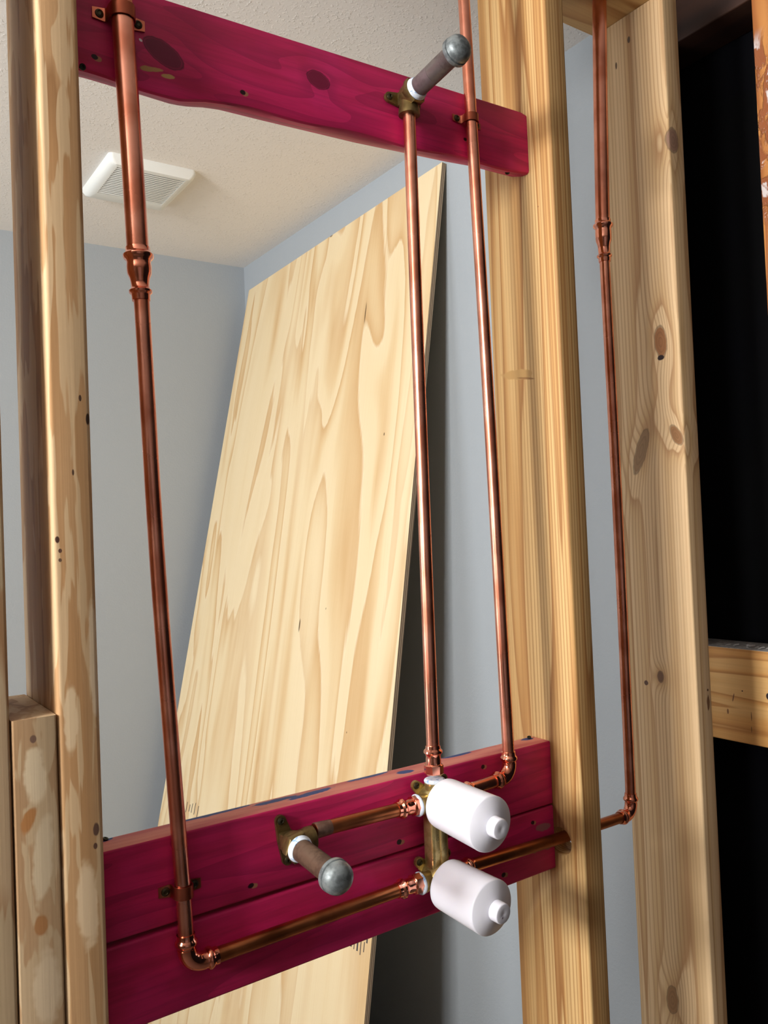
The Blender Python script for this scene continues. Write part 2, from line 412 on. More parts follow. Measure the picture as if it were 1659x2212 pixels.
wm = t.math('MULTIPLY', t.mapr(g, .60, .66), band)
col = t.mix(wm, col, lin((226, 216, 214)))
t.put(t.b.inputs['Roughness'], t.math('SUBTRACT', .6, t.math('MULTIPLY', gm, .42)))
t.bump(t.math('ADD', t.math('MULTIPLY', g, gm), 0), .8, .006)
mt = t.done(col)
obj('exterior_stud', lumber_z(1.115, 1.2045, -.0595, -.0225, 0, 2.3335, .003), mt, org=o, cat='stud',
    label='orange-brown stud smeared with old glossy glue at the right border of the photo')
o = (1.16, 0, 2.33)
bm = bmesh.new(); q = rrect(1.115, 1.2045, 2.334, 2.4395, .003)
loft(bm, [[(a, y, b) for a, b in q] for y in [-2.7+3.0*i/10 for i in range(11)]])
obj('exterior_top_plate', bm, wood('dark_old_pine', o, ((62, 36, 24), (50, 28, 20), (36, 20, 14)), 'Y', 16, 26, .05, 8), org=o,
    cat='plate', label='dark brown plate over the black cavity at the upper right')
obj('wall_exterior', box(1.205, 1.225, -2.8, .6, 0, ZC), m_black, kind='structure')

# ------------------------------------------------------------------ pink boards
def yl(x): return .0303+.0243*x/XR
def yu(x): return .0497-.0054*x/XR
PK = ((172, 22, 84), (156, 16, 72), (112, 14, 54))
def pink(name, org, seed, knots=(), holes=(), rot=0):
    t = NT(name); p = t.coord(org)
    q = t.mapping(p, (seed, seed, 0), (0,0,0), (.10, 1, 1))
    n1 = t.noise(q, 34, 4, .6, .3); n2 = t.noise(p, 9, 3, .6); n3 = t.noise(t.mapping(p, (0,0,0), (0,0,0), (.03, 1, 1)), 300, 3, .6)
    f = t.math('MULTIPLY', t.noise(q, 16, 1.5, .5, .2), 7.0)
    for kn in knots:
        d = t.ell(p, kn[0], kn[1], kn[2]); f = t.math('ADD', f, t.math('DIVIDE', 1.4, t.math('ADD', 1, t.math('POWER', t.math('MULTIPLY', d, .45), 3))))
    r = t.math('FRACT', f)
    col = t.mix(t.mapr(n1, .35, .68), lin((212, 38, 102)), lin((176, 30, 78)))
    col = t.mix(t.mapr(n2, .5, .68, 0, .5), col, lin((218, 44, 118)))
    col = t.mix(t.mapr(r, .45, 1.0, 0, .45), col, lin((146, 22, 72)))
    col = t.mix(t.mapr(n3, .45, .8, 0, .3), col, lin((128, 26, 62)))
    wob = t.noise(p, 90, 2, .5)
    for kn in knots:
        d = t.math('ADD', t.ell(p, kn[0], kn[1], kn[2]), t.math('MULTIPLY', t.math('SUBTRACT', wob, .5), .3))
        col = t.mix(t.mapr(d, .88, 1.0, .95, 0), col, lin(kn[3]))
        rim = t.mapr(t.math('ABSOLUTE', t.math('SUBTRACT', d, 1.0)), .0, .1, .8, 0)
        col = t.mix(rim, col, lin((62, 10, 34)))
    for c, rad, ro, kc in holes:
        d = t.math('ADD', t.ell(p, c, rad, ro), t.math('MULTIPLY', t.math('SUBTRACT', wob, .5), 1.2))
        col = t.mix(t.mapr(d, .8, 1.1, 1, 0), col, lin(kc))
    t.bump(t.math('ADD', n3, r), .12, .001)
    t.b.inputs['Specular IOR Level'].default_value = .3
    return t.done(col, .5)
def hole(x, y, z, w=.0035):
    return [((x+w*.9, y, z-w*.3), (w*1.1, .01, w*.8), (0,0,0), (168, 112, 84)), ((x, y, z), (w*.95, .01, w*.8), (0,0,0), (40, 16, 22))]
# upper board with a waney lower edge
o = (.32, .066, 1.95)
kn = [((.1029, .047, 1.978), (.0235, .02, .0125), (0, .42, 0), (104, 20, 50)), ((.2949, .047, 2.001), (.0155, .02, .0105), (0, .2, 0), (116, 18, 54))]
hl = hole(.0286, .047, 1.953) + hole(.1942, .047, 1.9595) + hole(.522, .047, 1.9807, .003) + \
     [((.088, .047, 1.9565), (.013, .02, .0032), (0, -.15, 0), (176, 132, 82)), ((.106, .047, 1.9535), (.008, .02, .0026), (0, -.1, 0), (186, 146, 92)),
      ((.078, .047, 1.985), (.0022, .02, .0016), (0, .6, 0), (226, 214, 214))]
bot = [(0, 1.9475), (.03, 1.9475), (.0847, 1.9454), (.1237, 1.9435), (.1423, 1.9456), (.1614, 1.9495), (.1809, 1.9517), (.2326, 1.9524),
       (.30, 1.954), (.3676, 1.9555), (.4474, 1.9595), (.5142, 1.9627), (.5605, 1.966), (XR, 1.9667)]
fb = [(0, 1.9395), (.0282, 1.938), (.0721, 1.9345), (.12, 1.936), (.15, 1.942), (.2081, 1.9458), (.30, 1.949), (.4198, 1.9525), (.55, 1.9572), (XR, 1.9605)]
def itp(tab, x):
    for (a, b), (c, d) in zip(tab, tab[1:]):
        if x <= c: return b+(d-b)*(x-a)/(c-a)
    return tab[-1][1]
bm = bmesh.new(); secs = []
for i in range(65):
    x = .0005+(XR-.001)*i/64; zt = 2.0379+.008*x/XR; y0 = yu(x); y1 = y0+.038
    zf = itp(fb, x)+.0015*math.sin(x*40); zb = itp(bot, x)
    if x > .632: zt -= (x-.632)*.35
    secs.append([(x, y0, zt-.003), (x, y0+.001, zt-.001), (x, y0+.003, zt), (x, y1, zt), (x, y1, zb+.002), (x, y1-.002, zb),
                 (x, y0+.014, zf*.35+zb*.65-.006), (x, y0+.004, zf-.003), (x, y0+.001, zf-.0015), (x, y0, zf+.002)])
loft(bm, secs)
obj('pink_board', bm, pink('upper_pink_stain', o, .3, kn, hl), org=o, cat='board', ang=30,
    label='upper magenta-stained board with two big knots and a wavy lower edge')
# two lower boards
def lower(z_off, name, label, seed, hl, top_orange, sag=0.0):
    o = (.32, .06, 1.06+z_off)
    bm = bmesh.new(); secs = []
    for i in range(41):
        x = .0005+(XR-.001)*i/40; z = 1.1525-.0053*x/XR+z_off; y0 = yl(x)
        h = .0895
        q = rrect(y0, y0+.038, z-h, z-.0008-sag*(1-x/XR), .003 if not top_orange else .0028, 3)
        secs.append([(x, a, b) for a, b in q])
    loft(bm, secs)
    mats = [pink(name, o, seed, (), hl)]
    if top_orange:
        t = NT('salmon_painted_edge'); p = t.coord(o)
        n = t.noise(t.mapping(p, (0,0,0), (0,0,0), (.12, 1, 1)), 60, 4, .6)
        col = t.mix(t.mapr(n, .35, .7), lin((214, 134, 118)), lin((192, 92, 94)))
        wb = t.noise(p, 60, 3, .6)
        for c, rad, ro in (((.256, .0625, 1.15), (.034, .0062, .02), (0,0,.14)), ((.212, .0660, 1.15), (.03, .0055, .02), (0,0,.04)),
                           ((.345, .0775, 1.15), (.036, .0062, .02), (0,0,.04)), ((.391, .0630, 1.15), (.013, .0075, .02), (0,0,.04)),
                           ((.135, .0690, 1.15), (.05, .0052, .02), (0,0,.04)), ((.49, .0820, 1.15), (.03, .005, .02), (0,0,.04)),
                           ((.622, .0840, 1.15), (.012, .006, .02), (0,0,0)), ((.018, .0655, 1.15), (.010, .006, .02), (0,0,0))):
            d = t.math('ADD', t.ell(p, c, rad, ro), t.math('MULTIPLY', t.math('SUBTRACT', wb, .5), 1.1))
            col = t.mix(t.mapr(d, .8, 1.05, 1, 0), col, lin((40, 66, 128)))
        mats.append(t.done(col, .6))
        for f in bm.faces:
            f.normal_update()
            if abs(f.normal.z) > .75 and f.calc_center_median().z > 1.12+z_off: f.material_index = 1
    return obj('pink_board', bm, mats, org=o, cat='board', label=label)
lower(0, 'middle_pink_stain', 'middle magenta-stained board, its top edge salmon with blue paint marks', 2.1,
      hole(.1638, .036, 1.0755, .004)+hole(.3658, .045, 1.0723, .004)+hole(.5087, .049, 1.1354, .0035), True)
lower(-.0905, 'lower_pink_stain', 'lowest magenta-stained board, directly under the board with the salmon top edge', 4.7,
      hole(.5976, .053, 1.0411, .0035)+hole(.5952, .053, 1.0018, .0035)+hole(.5376, .05, .9853, .004) +
      [((.618, .053, 1.03), (.014, .02, .006), (0,0,0), (150, 92, 96)), ((.625, .053, 1.003), (.009, .02, .006), (0,0,0), (158, 96, 100))], False, .0035)

# screws driven in at a slant near the board ends
def screw(x, y, z, d, label, r=.0034):
    d = Vector(d).normalized(); p = Vector((x, y, z))
    t = thing('wood_screw', p, label, 'screw')
    obj('head', revolve(p, d, [(-.003, .0014), (-.0005, r*.9), (.0003, r), (.0012, r*.95), (.0012, r*.55), (.0004, r*.45), (.0004, 0)], 20), m_dark, t)
    obj('shank', revolve(p, -d, [(.001, .0014), (.012, .0014)], 12), m_dark, t)
screw(.6067, .055, 1.957, (-.35, -.25, -.9), 'dark screw under the right end of the upper pink board')
screw(.0155, .0465, 1.937, (.2, -1, -.35), 'dark screw at the lower left corner of the upper pink board')
screw(.627, .0838, 1.148, (-.3, -.2, 1), 'dark screw in the salmon top edge, right end of the middle pink board', .003)
screw(.0186, .0636, 1.1525, (.3, -.2, 1), 'dark screw in the salmon top edge, left end of the middle pink board', .003)

# ------------------------------------------------------------------ plywood sheet
o = (.65, 1.35, 0)
t = NT('plywood_face'); p = t.coord(o)
q = t.mapping(p, (1.4, .2, .7), (0,0,0), (.3, 1, .11))
f = t.noise(q, 5.0, 2.5, .5, .7)
f = t.math('MULTIPLY', f, 7.0)
fib = t.noise(t.mapping(p, (0,0,0), (0,0,0), (1, 240, 3)), 1.0, 3, .6)
f = t.math('ADD', f, t.math('MULTIPLY', fib, .12))
r = t.math('FRACT', f)
col = t.ramp(r, [(0, lin((228, 208, 170))), (.4, lin((226, 205, 165))), (.72, lin((216, 187, 142))), (.93, lin((203, 166, 118))), (1, lin((232, 215, 180)))])
b2 = t.noise(t.mapping(p, (5, 5, 5), (0,0,0), (.3, 1, .1)), 9, 3, .5)
col = t.mix(t.mapr(b2, .4, .7, 0, .6), col, lin((230, 211, 174)))
col = t.mix(t.mapr(fib, .5, .8, 0, .2), col, lin((212, 178, 128)))
for c, rad in (((.88, .89, 1.88), (.05, .0025, .02)), ((.98, 1.07, 2.05), (.2, .003, .035)), ((.82, 1.22, 1.21), (.2, .004, .02)), ((.78, 1.1, 1.26), (.2, .002, .004)),
               ((1.08, 1.32, 2.355), (.2, .012, .01)), ((.9, .92, 1.7), (.2, .003, .005)), ((.75, .95, .97), (.2, .002, .003))):
    d = t.ell(p, c, rad); col = t.mix(t.mapr(d, .6, 1.1, .9, 0), col, lin((96, 74, 48)))
t.bump(t.math('ADD', r, fib), .06, .001); t.b.inputs['Specular IOR Level'].default_value = .3
m_ply = t.done(col, .6)
t = NT('plywood_plies'); p = t.coord(o)
sx = t.n('ShaderNodeSeparateXYZ'); t.L.new(p, sx.inputs[0])
uu = t.math('ADD', sx.outputs[0], t.math('MULTIPLY', sx.outputs[2], -.16))
st_ = t.math('FRACT', t.math('MULTIPLY', uu, 210))
m_edge = t.done(t.mix(t.mapr(st_, .3, .7), lin((176, 156, 128)), lin((104, 84, 66))), .8)
def ply(u, v):       # u across (0 left .. 1 right), v up (0 floor .. 1 top): front face
    zt = 2.3381+(2.3625-2.3381)*u; z = v*zt
    xl = 1.083-.2190*(zt-z); xr = 1.083-.1635*(zt-z)
    y = 1.897+(.7822-1.897)*u
    sag = .0
    return Vector((xl+(xr-xl)*u, y, z))
bm = bmesh.new(); NU, NV = 12, 24
F = [[bm.verts.new(ply(i/NU, j/NV)) for i in range(NU+1)] for j in range(NV+1)]
B = [[bm.verts.new(ply(i/NU, j/NV)+Vector((.0125, 0, -.002))) for i in range(NU+1)] for j in range(NV+1)]
for v_ in B[0]: v_.co.z = 0
for j in range(NV):
    for i in range(NU):
        bm.faces.new((F[j][i], F[j][i+1], F[j+1][i+1], F[j+1][i])); bm.faces.new((B[j][i], B[j+1][i], B[j+1][i+1], B[j][i+1]))
    for i, s in ((0, 1), (NU, 1)):
        f = bm.faces.new((F[j][i], F[j+1][i], B[j+1][i], B[j][i])); f.material_index = 1
for i in range(NU):
    for j in (0, NV):
        f = bm.faces.new((F[j][i], F[j][i+1], B[j][i+1], B[j][i])); f.material_index = 1
sheet = obj('plywood_sheet', bm, [m_ply, m_edge], org=o, cat='plywood',
            label='large pale plywood sheet leaning against the grey wall behind the pipes', ang=30)
def marks(name, lst):
    bm = bmesh.new()
    for u, v, wu, hv, sl in lst:
        a = [ply(u-wu/2-sl, v-hv/2), ply(u+wu/2-sl, v-hv/2), ply(u+wu/2+sl, v+hv/2), ply(u-wu/2+sl, v+hv/2)]
        n = (a[1]-a[0]).cross(a[3]-a[0]).normalized()
        if n.x > 0: n = -n
        lo = [bm.verts.new(x+n*.0002) for x in a]; hi = [bm.verts.new(x+n*.0006) for x in a]
        bm.faces.new(hi); bm.faces.new(lo[::-1])
        for k in range(4): bm.faces.new((lo[k], lo[(k+1) % 4], hi[(k+1) % 4], hi[k]))
    return obj(name, bm, m_ink, sheet)
L = []
for k, (wd, h) in enumerate(((.009, .008), (.005, .012), (.004, .012), (.009, .015), (.003, .016), (.006, .015), (.003, .018), (.003, .009))):
    L.append((.905+k*.0105, .2262-.0004*k, wd*.62, h, .0))
L.append((.986, .234, .0035, .012, 0))
marks('printed_stamp', L)
random.seed(3)
marks('printed_stamp', [(.155+.016*k+.004*random.random(), .2645+.006*random.random(), .0022, .008+.014*random.random(), .001) for k in range(5)])

# ------------------------------------------------------------------ exhaust fan grille on the ceiling
vt = thing('exhaust_vent', (.53, 1.415, ZC), 'square white louvred exhaust fan grille on the textured ceiling', 'vent')
bm = bmesh.new()
X0, X1, Y0, Y1 = .4145, .6465, 1.281, 1.547
GX0, GX1, GY0, GY1 = .440, .620, 1.296, 1.484
def ring(z, x0, x1, y0, y1, r): return [(a, b, z) for a, b in rrect(x0, x1, y0, y1, r, 4)]
fx0, fx1, fy0, fy1 = X0+.013, X1-.013, Y0+.006, Y1-.02
loft(bm, [ring(ZC, X0, X1, Y0, Y1, .012), ring(ZC-.010, X0, X1, Y0, Y1, .012), ring(ZC-.020, X0+.005, X1-.005, Y0+.003, Y1-.006, .012), ring(ZC-.0260, fx0, fx1, fy0, fy1, .01),
          ring(ZC-.0265, GX0, GX1, GY0+.001, GY1, .002), ring(ZC-.012, GX0, GX1, GY0+.001, GY1, .002)], cap=False)
obj('frame', bm, m_vent, vt)
obj('gap_shade', box(GX0-.004, GX1+.004, GY0-.004, GY1+.004, ZC-.0125, ZC-.0115), flat('dark_gap', (30, 30, 30), .8), vt)  # dark sheet standing in for the shade between the slats
n = 17; st_ = (GY1-GY0)/n
for k in range(n):
    y = GY0+st_*(k+.5)
    obj('slat', box(GX0, GX1, y-st_*.27, y+st_*.27, ZC-.0264, ZC-.0244, .0006, 1), m_vent, vt)

# ------------------------------------------------------------------ plumbing
R1, R2 = .00795, .01111          # half-inch and three-quarter-inch tube
def press_end(p, d, r, length=.026, seg=32, bm=None, hexa=False):
    """a crimped socket: p is its outer lip, d points into the fitting"""
    pr = [(0, r), (0, r+.0012), (.0035, r+.0014), (.0052, r+.0018), (.0066, r+.0032), (.0088, r+.0036), (.0108, r+.0030), (.012, r+.0014), (.0135, r+.0010), (.0165, r+.0014), (length, r+.0014), (length, r)]
    return revolve(p, d, pr, seg, bm)
def arc(corner, da, db, R, n=10):
    """centre line of a bend leaving along da side to db side"""
    da = Vector(da).normalized(); db = Vector(db).normalized(); c = Vector(corner)
    ctr = c+da*R+db*R; pts = []
    for k in range(n+1):
        a = math.pi/2*k/n
        pts.append(ctr-db*R*math.cos(a)-da*R*math.sin(a) if False else ctr-(db*math.cos(a)+da*math.sin(a))*R)
    return pts
def elbow(corner, da, db, r, R=.017, arm=.032):
    """da, db: directions of the two arms away from the corner"""
    da = Vector(da).normalized(); db = Vector(db).normalized(); c = Vector(corner)
    bm = bmesh.new()
    # orthogonalise the bend: quadratic curve between the two arms
    a0 = c+da*R; b0 = c+db*R; pts = []
    k_ = .5523
    for i in range(13):
        u = i/12; P0, P1, P2, P3 = a0, a0-da*R*k_, b0-db*R*k_, b0
        pts.append(P0*(1-u)**3+P1*3*u*(1-u)**2+P2*3*u*u*(1-u)+P3*u**3)
    tube([c+da*(R+.0005)]+pts+[c+db*(R+.0005)], r+.0015, 32, bm)
    press_end(c+da*arm, -da, r, arm-R+.001, 32, bm); press_end(c+db*arm, -db, r, arm-R+.001, 32, bm)
    return bm
def reducer(p, d, ra, rb, L, shift=0):
    pr = [(0, ra), (0, ra+.0012), (.004, ra+.0013), (.0055, ra+.002), (.0075, ra+.0042), (.0095, ra+.0044), (.0115, ra+.0035), (.0135, ra+.0014), (.016, ra+.001),
          (.019, ra+.0014), (L*.42, ra+.0014), (L*.50, ra*.6+rb*.4+.0022), (L*.58, rb+.0022), (L*.66, rb+.0014), (L-.0135, rb+.0012), (L-.012, rb+.0022), (L-.0102, rb+.0038), (L-.008, rb+.0036), (L-.006, rb+.0016), (L, rb+.0012), (L, rb)]
    return revolve(p, d, pr, 36)
def adapter(p, d, r, tape=True):
    """press x threaded adapter: p lip at the tube side, d towards the valve"""
    pr = [(0, r), (0, r+.0012), (.004, r+.0014), (.0062, r+.0036), (.0086, r+.0038), (.011, r+.0015), (.0135, r+.0010), (.016, r+.0014), (.0225, r+.0014), (.0235, r+.0028)]
    bm = revolve(p, d, pr, 32)
    own = bmesh.new(); u, v = frame_of(d); d = Vector(d).normalized(); P_ = Vector(p)
    rr = r+.0042
    for t0, t1 in ((.0228, .0345),):
        secs = []
        for tt, q in ((t0, .93), (t0+.001, 1), (t1-.001, 1), (t1, .93)):
            secs.append([P_+d*tt+(u*math.cos(math.pi/4*k)+v*math.sin(math.pi/4*k))*rr*q for k in range(8)])
        loft(own, secs)
    join(bm, own); return bm
def strap(name, c, axis, r, w, y_back, lab, tilt=0.0, half=.026, zl=0, zr=0):
    """two-hole strap over a vertical pipe at c; ears lie on the board face at y_back"""
    cx, cy, cz = c
    t = thing(name, (cx, y_back, cz), lab, 'strap')
    ro = r+.0011; prof = []
    prof.append((-half, y_back-.0008)); prof.append((-ro-.003, y_back-.0008)); prof.append((-ro, y_back-.003))
    for k in range(13):
        a = math.pi*k/12; prof.append((-ro*math.cos(a), cy-ro*math.sin(a)))
    prof.append((ro, y_back-.003)); prof.append((ro+.003, y_back-.0008)); prof.append((half, y_back-.0008))
    bm = bmesh.new(); secs = []
    th = .0011
    for i, (dx, y) in enumerate(prof):
        a = prof[max(i-1, 0)]; b = prof[min(i+1, len(prof)-1)]
        tx, ty = b[0]-a[0], b[1]-a[1]; l = math.hypot(tx, ty); nx, ny = ty/l, -tx/l
        zz = cz+dx*tilt
        ww = w/2 if i not in (0, len(prof)-1) else w/2*.8
        secs.append([(cx+dx, y, zz-ww), (cx+dx, y, zz+ww), (cx+dx+nx*th, y+ny*th, zz+ww), (cx+dx+nx*th, y+ny*th, zz-ww)])
    loft(bm, secs); obj('band', bm, m_strap, t, ang=60)
    for s in (-1, 1):
        p = Vector((cx+s*(half-.0072), y_back-.0018, cz+s*(half-.0072)*tilt))
        hb = revolve(p, (0, -1, 0), [(-.002, .0042), (0, .0046), (.0012, .0042), (.0022, .0024), (.0014, .0018), (.0012, 0)], 24)
        obj('screw', hb, m_screw, t)
    return t
def line(a, b, n=8): return [Vector(a).lerp(Vector(b), i/n) for i in range(n+1)]

# --- left run: wide pipe, reducer, pipe, elbow, low horizontal pipe to the valve
g = thing('copper_pipe_run', (.0545, .036, 2.2), 'left copper pipe, wide above a reducer, bending at the bottom toward the lower valve', 'copper pipe')
P_t, P_r0, P_r1, P_b = (.0495, .0365, Z_TOP-.004), (.0620, .0333, 1.7545), (.0634, .0322, 1.6995), (.0845, .0215, 1.0225)
obj('wide_pipe', tube([P_t, (.0546, .0360, 2.0086), (.0588, .034, 1.868), (.0620, .0333, 1.752), (.0621, .0333, 1.735)], R2, 36, smooth=True), m_cu, g)
dd = Vector(P_r1)-Vector(P_r0)
obj('reducer', reducer(P_r0, dd, R2, R1, dd.length), m_cu_fit, g)
obj('pipe', tube([(.0632, .0325, 1.712), (.0638, .032, 1.6993), (.0695, .028, 1.4372), (.0788, .0245, 1.20), (.0832, .0222, 1.085), (.0843, .0216, 1.038)], R1, 32, smooth=True), m_cu, g)
cor = Vector((.0845, .0215, 1.0215)); e_ = Vector((.3435, .021, 1.0268))
dv = (Vector((.0832, .0222, 1.085))-cor).normalized(); dh = (e_-cor).normalized()
obj('elbow', elbow(cor, dv, dh, R1), m_cu_fit, g)
obj('pipe', tube(line(cor+dh*.018, e_+dh*.012), R1, 32), m_cu_dull, g)
obj('adapter', adapter(e_, dh, R1), m_cu_fit, g)
strap('pipe_strap', (.0830, .0224, 1.0965), None, R1, .0125, yl(.08), 'copper strap holding the left pipe to the middle pink board', -.02, .0225)
strap('pipe_strap', (.0549, .0360, 1.9995), None, R2, .014, yu(.05), 'wide copper strap holding the left pipe to the upper pink board', .02, .0275)

# --- shower riser
g = thing('copper_pipe_run', (.411, .026, 1.58), 'straight copper riser from the upper valve to the elbow on the upper pink board', 'copper pipe')
lo_, hi_ = Vector((.4062, .0215, 1.187)), Vector((.417, .030, 1.986))
dn = (lo_-hi_).normalized()
obj('pipe', tube(line(hi_, lo_+dn*.012), R1, 32), m_cu, g)
obj('adapter', adapter(lo_, dn, R1), m_cu_fit, g)
bm = revolve(hi_+dn*.0005, -dn, [(0, R1+.0004), (.0006, R1+.0008), (.003, R1+.0006)], 28); obj('solder_ring', bm, flat('solder', (200, 196, 194), .3, .9), g)

# --- right run into the upper valve
g = thing('copper_pipe_run', (.5373, .031, 1.6), 'copper pipe left of the honey-coloured stud, with an elbow turning into the upper valve', 'copper pipe')
cor = Vector((.5368, .0285, 1.1222)); dv = (Vector((.5373, .03, 1.1685))-cor).normalized()
obj('pipe', tube([(.518, .0342, 2.2865), (.5208, .034, 2.1665), (.5245, .034, 2.0088), (.5321, .032, 1.6009), (.5373, .03, 1.1685), cor+dv*.018], R1, 32, smooth=True), m_cu, g)
e_ = Vector((.4655, .0215, 1.1215)); dh = (e_-cor).normalized()
obj('elbow', elbow(cor, dv, dh, R1), m_cu_fit, g)
obj('pipe', tube(line(cor+dh*.018, e_+dh*.012), R1, 32), m_cu, g)
obj('adapter', press_end(e_, dh, R1, .03), m_cu_fit, g)
strap('pipe_strap', (.5246, .0341, 2.0045), None, R1, .0105, yu(.52), 'copper strap holding a pipe to the right end of the upper pink board', -.04, .0245)

# --- far run through the drilled stud
g = thing('copper_pipe_run', (.8166, .065, 1.5), 'far right copper pipe with a reducer, turning through the drilled stud to the lower valve', 'copper pipe')
A0, A1 = Vector((.8163, .065, 1.9290)), Vector((.8163, .065, 1.8625))
obj('wide_pipe', tube([(.8335, .065, Z_TOP-.001), (.8245, .065, 2.12), (.8172, .065, 1.95), (.8163, .065, 1.912)], R2, 36, smooth=True), m_cu, g)
obj('reducer', reducer(A0, A1-A0, R2, R1, (A1-A0).length), m_cu_fit, g)
cor = Vector((.8165, .065, 1.0015)); dv = (Vector((.8175, .065, 1.06))-cor).normalized()
obj('pipe', tube([(.8163, .065, 1.875), (.8166, .065, 1.8228), (.8188, .065, 1.4732), (.8175, .065, 1.06), cor+dv*.018], R1, 32, smooth=True), m_cu, g)
hp = Vector((.639, .0450, 1.0118)); dh = (hp-cor).normalized(); e_ = Vector((.4600, .0215, 1.0265))
obj('elbow', elbow(cor, dv, dh, R1), m_cu_fit, g)
obj('pipe', tube([cor+dh*.018, hp.lerp(cor, .3), hp, e_+(e_-hp).normalized()*.012], R1, 32, smooth=True), m_cu_dull, g)
obj('adapter', press_end(e_, (e_-hp), R1, .03), m_cu_fit, g)

# --- spout pipe
g = thing('copper_pipe_run', (.29, .021, 1.12), 'short level copper pipe between the lower elbow with the capped stub and the upper valve', 'copper pipe')
a_, b_ = Vector((.2345, .0195, 1.1225)), Vector((.3475, .021, 1.1205)); dh = (b_-a_).normalized()
obj('pipe', tube(line(a_, b_+dh*.012), R1, 32), m_cu_dull, g)
obj('solder_ring', revolve(a_+dh*.0005, dh, [(0, R1+.0006), (.001, R1+.001), (.02, R1+.0003)], 28), flat('solder_wash', (150, 118, 104), .4, .8, .1, 60, (120, 92, 80)), g)
obj('adapter', adapter(b_, dh, R1), m_cu_fit, g)

# --- valve body
def ear(bm, x, z, yb, cx, cz, r=.0062, th=.004):
    """flat mounting lug on the board side of a brass body, from (cx, cz) to the hole at (x, z)"""
    own = bmesh.new(); d = Vector((x-cx, 0, z-cz)).normalized(); s = Vector((-d.z, 0, d.x)); pts = []
    for k in range(13):
        a = -math.pi/2+math.pi*k/12; pts.append(Vector((x, 0, z))+d*r*math.cos(a)+s*r*math.sin(a))
    pts += [Vector((cx, 0, cz))+s*r*1.5, Vector((cx, 0, cz))-s*r*1.5]
    secs = [[(p.x, yb, p.z) for p in pts], [(p.x, yb-th, p.z) for p in pts]]
    loft(own, secs); join(bm, own)
def ear_screw(x, z, y, parent, mm=None):
    p = (x, y, z)
    obj('screw', revolve(p, (0, -1, 0), [(-.003, .0038), (0, .0043), (.0014, .0038), (.0024, .002), (.0014, .0016), (.0012, 0)], 24), mm or m_screw, parent)
vx = .4075
g = thing('shower_valve', (vx, .04, 1.07), 'brass valve body screwed to the lower pink boards behind the two white covers', 'valve')
yb = .0395
for vz, cz in ((1.1195, 1.1195), (1.0262, 1.0262)):
    bm = revolve((vx, yb, vz), (0, -1, 0), [(0, .014), (0, .017), (.006, .0185), (.012, .0190), (.027, .0190), (.029, .0175), (.031, .0165), (.031, 0)], 36)
    revolve((vx-.006, .021, vz), (-1, 0, .0), [(0, .0115), (.016, .0115), (.018, .0126), (.0215, .0126), (.0215, .009)], 32, bm)
    revolve((vx+.006, .021, vz), (1, 0, .0), [(0, .0115), (.020, .0115), (.022, .0124), (.027, .0124), (.027, .009)], 32, bm)
    if vz > 1.1: revolve((vx-.001, .0215, vz), (0, 0, 1), [(0, .0120), (.018, .0120), (.0195, .0128), (.0225, .0128), (.0225, .009)], 32, bm)
    for s in ((-1, .0185), (1, .0185)):
        ear(bm, vx+s[0]*.0195+(.004 if s[0] > 0 else 0), vz+.0185, yb-.001, vx+s[0]*.006, vz+.006)
    obj('body', bm, m_brass, g)
    for s in (-1, 1): ear_screw(vx+s*.0195+(.004 if s > 0 else 0), vz+.0185, yb-.0048, g)
bm = bmesh.new(); q = rrect(vx-.0140, vx+.0115, .0125, .034, .005, 4)
loft(bm, [[(a, b, z) for a, b in q] for z in (1.040, 1.05, 1.06, 1.08, 1.105)])
q = rrect(vx-.0035, vx+.0065, .0100, .016, .002, 3)
loft(bm, [[(a, b, z) for a, b in q] for z in (1.040, 1.105)])
obj('bridge', bm, m_brass, g)
for p, d, r in (((vx-.0278, .021, 1.1195), (-1, 0, 0), .0134), ((vx-.0278, .021, 1.0262), (-1, 0, 0), .0134), ((vx-.001, .0215, 1.1422), (0, 0, 1), .0132)):
    obj('tape_ring', revolve(p, d, [(-.0005, .009), (-.0005, r-.0014), (.0008, r-.0002), (.0022, r), (.0034, r-.0006), (.0044, r-.0022), (.0044, .009)], 36), m_tape, g)

# --- valve covers
def cover(p_cap, p_base, label, dimple):
    a = Vector(p_base); b = Vector(p_cap); d = (b-a).normalized(); L_ = (b-a).length
    g = thing('valve_cover', a, label, 'plastic cover')
    body = [(0, .0200), (0, .0292), (.0008, .0300), (.004, .0304), (L_-.025, .0319), (L_-.0205, .0321), (L_-.0192, .0318), (L_-.0180, .0308), (L_-.0130, .0150), (L_-.0120, .0124), (L_-.0120, 0)]
    obj('body', revolve(a, d, body, 64), m_plastic, g, ang=50)
    obj('cap', revolve(a, d, [(L_-.0150, .0112), (L_-.0125, .0119), (L_-.0015, .0117), (L_-.0004, .0112), (L_, .0102), (L_, .0022), (L_-.0006, 0)], 48), m_plastic, g, ang=50)
    if dimple:
        u = Vector((-.0025, 0, -.0035)); obj('dimple', revolve(b+u, d, [(-.0005, .0011), (.0003, .0011), (.0003, 0)], 16), flat('dimple_shade', (150, 140, 150), .6), g)
cover((.412, -.0917, 1.1127), (.4113, .009, 1.1180), 'upper white plastic cylindrical valve cover with a small round cap', False)
cover((.417, -.0836, 1.0144), (.4115, .009, 1.0200), 'lower white plastic cylindrical valve cover, dot on its round cap', True)

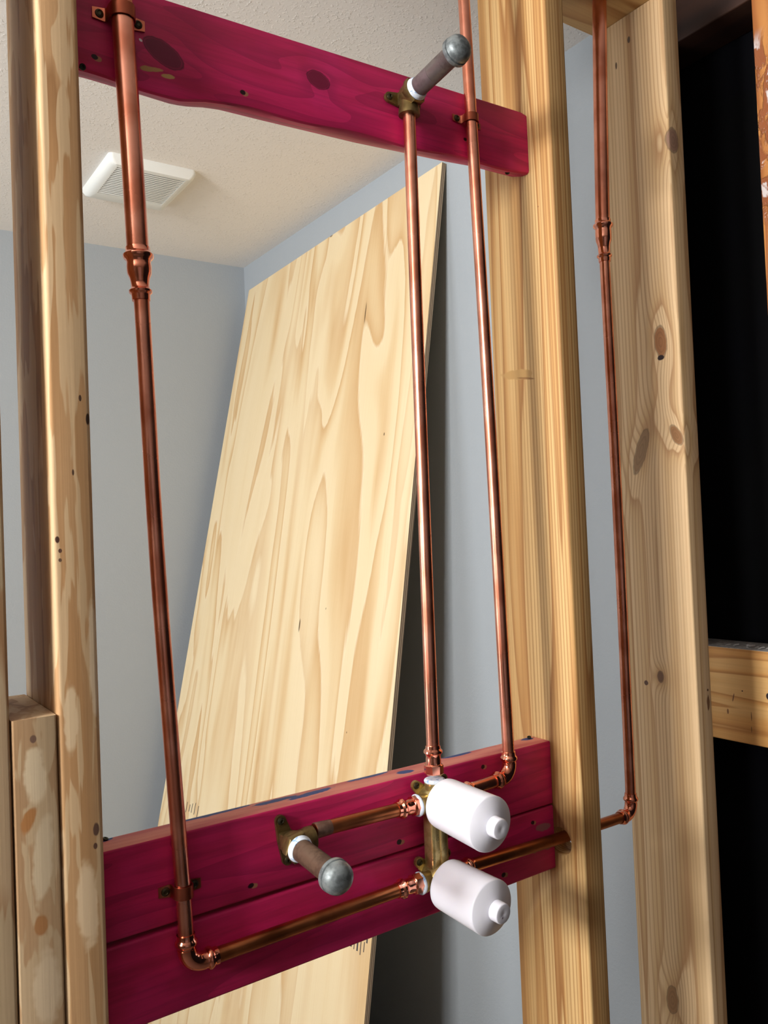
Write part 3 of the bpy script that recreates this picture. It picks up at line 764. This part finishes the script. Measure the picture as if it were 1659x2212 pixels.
# --- drop-ear elbows with capped stubs
def stub(ctr, port, lug, y_board, tip, label_e, label_s, nip_mats, split, tip_r=.0174):
    c = Vector(ctr); port = Vector(port).normalized(); tip = Vector(tip); d = (tip-c).normalized()
    g = thing('drop_ear_elbow', (c.x, y_board, c.z), label_e, 'pipe elbow')
    bm = bmesh.new()
    revolve(c-port*.002, port, [(0, .0118), (.010, .0122), (.0165, .0126), (.0190, .0136), (.0262, .0138), (.0265, .0128), (.0265, .0085)], 32, bm)
    revolve(c-d*.009, d, [(0, .006), (.002, .0110), (.008, .0142), (.014, .0148), (.018, .0148)], 36, bm)
    own = bmesh.new(); u, v = frame_of(d); secs = []
    for tt, q in ((.0082, .95), (.0092, 1), (.0172, 1), (.0182, .95)):
        secs.append([c+d*(tt-.002)+(u*math.cos(math.pi/3*k+.2)+v*math.sin(math.pi/3*k+.2))*.0172*q for k in range(6)])
    loft(own, secs); join(bm, own)
    for lx, lz in lug: ear(bm, lx, lz, y_board-.0006, c.x, c.z, .0064, .0042)
    box(c.x-.009, c.x+.009, c.y, y_board-.0006, c.z-.009, c.z+.009, .002, 2, bm)
    obj('body', bm, m_brass_old, g)
    for lx, lz in lug: ear_screw(lx, lz, y_board-.0046, g)
    s = thing('capped_stub_pipe', c+d*.016, label_s, 'pipe stub')
    L_ = (tip-c).length
    obj('nipple', revolve(c+d*.014, d, [(0, .009), (.0005, .0116), (.003, .0119), ((L_-.03)*split, .0120)], 36), nip_mats[0], s)
    obj('nipple_thread_end', revolve(c+d*(.014+(L_-.03)*split), d, [(0, .0116), (.0003, .0121), ((L_-.03)*(1-split)-.006, .0121), ((L_-.03)*(1-split)-.005, .0127), ((L_-.03)*(1-split)-.003, .0122), ((L_-.03)*(1-split)-.002, .0128), ((L_-.03)*(1-split), .0122), ((L_-.03)*(1-split)+.004, .0121)], 36), nip_mats[1], s)
    obj('thread_tape', revolve(c+d*.0150, d, [(0, .009), (0, .0140), (.0015, .0146), (.005, .0136), (.0076, .0125), (.0076, .0105)], 36), m_tape, s)
    q0 = L_-.0215; R = tip_r
    obj('cap', revolve(c, d, [(q0, .0120), (q0, R-.0008), (q0+.001, R), (q0+.0055, R), (q0+.0062, R-.0014), (q0+.0075, R-.0016), (q0+.0082, R-.0004), (q0+.0105, R-.0006), (q0+.0145, R-.0018), (q0+.0175, R-.0040), (q0+.0198, R-.0078), (q0+.0212, R-.012), (q0+.0215, 0)], 40), m_galv, s, ang=50)
stub((.4172, .0295, 2.0045), (-.013, 0, -1), ((.3960, 2.0045), (.4385, 2.0045)), yu(.417), (.4195, -.0800, 2.0185),
     'brass drop-ear elbow screwed to the upper pink board', 'upper capped steel pipe stub sticking out of the upper pink board', (m_nip_u := flat('purplish_steel', (112, 98, 100), .45, .5, .1, 50, (88, 72, 74)), m_steel), .45)
stub((.2065, .0175, 1.1160+.0), (1, .01, .0), ((.2010, 1.1372), (.2080, 1.0935)), yl(.205), (.2055, -.0900, 1.1080),
     'brass drop-ear elbow screwed to the middle pink board', 'lower brown pipe stub with a grey metal cap, over the middle pink board', (m_nip, m_nip), .6)
for o_ in list(bpy.data.objects):
    if '_o' in o_: del o_['_o']
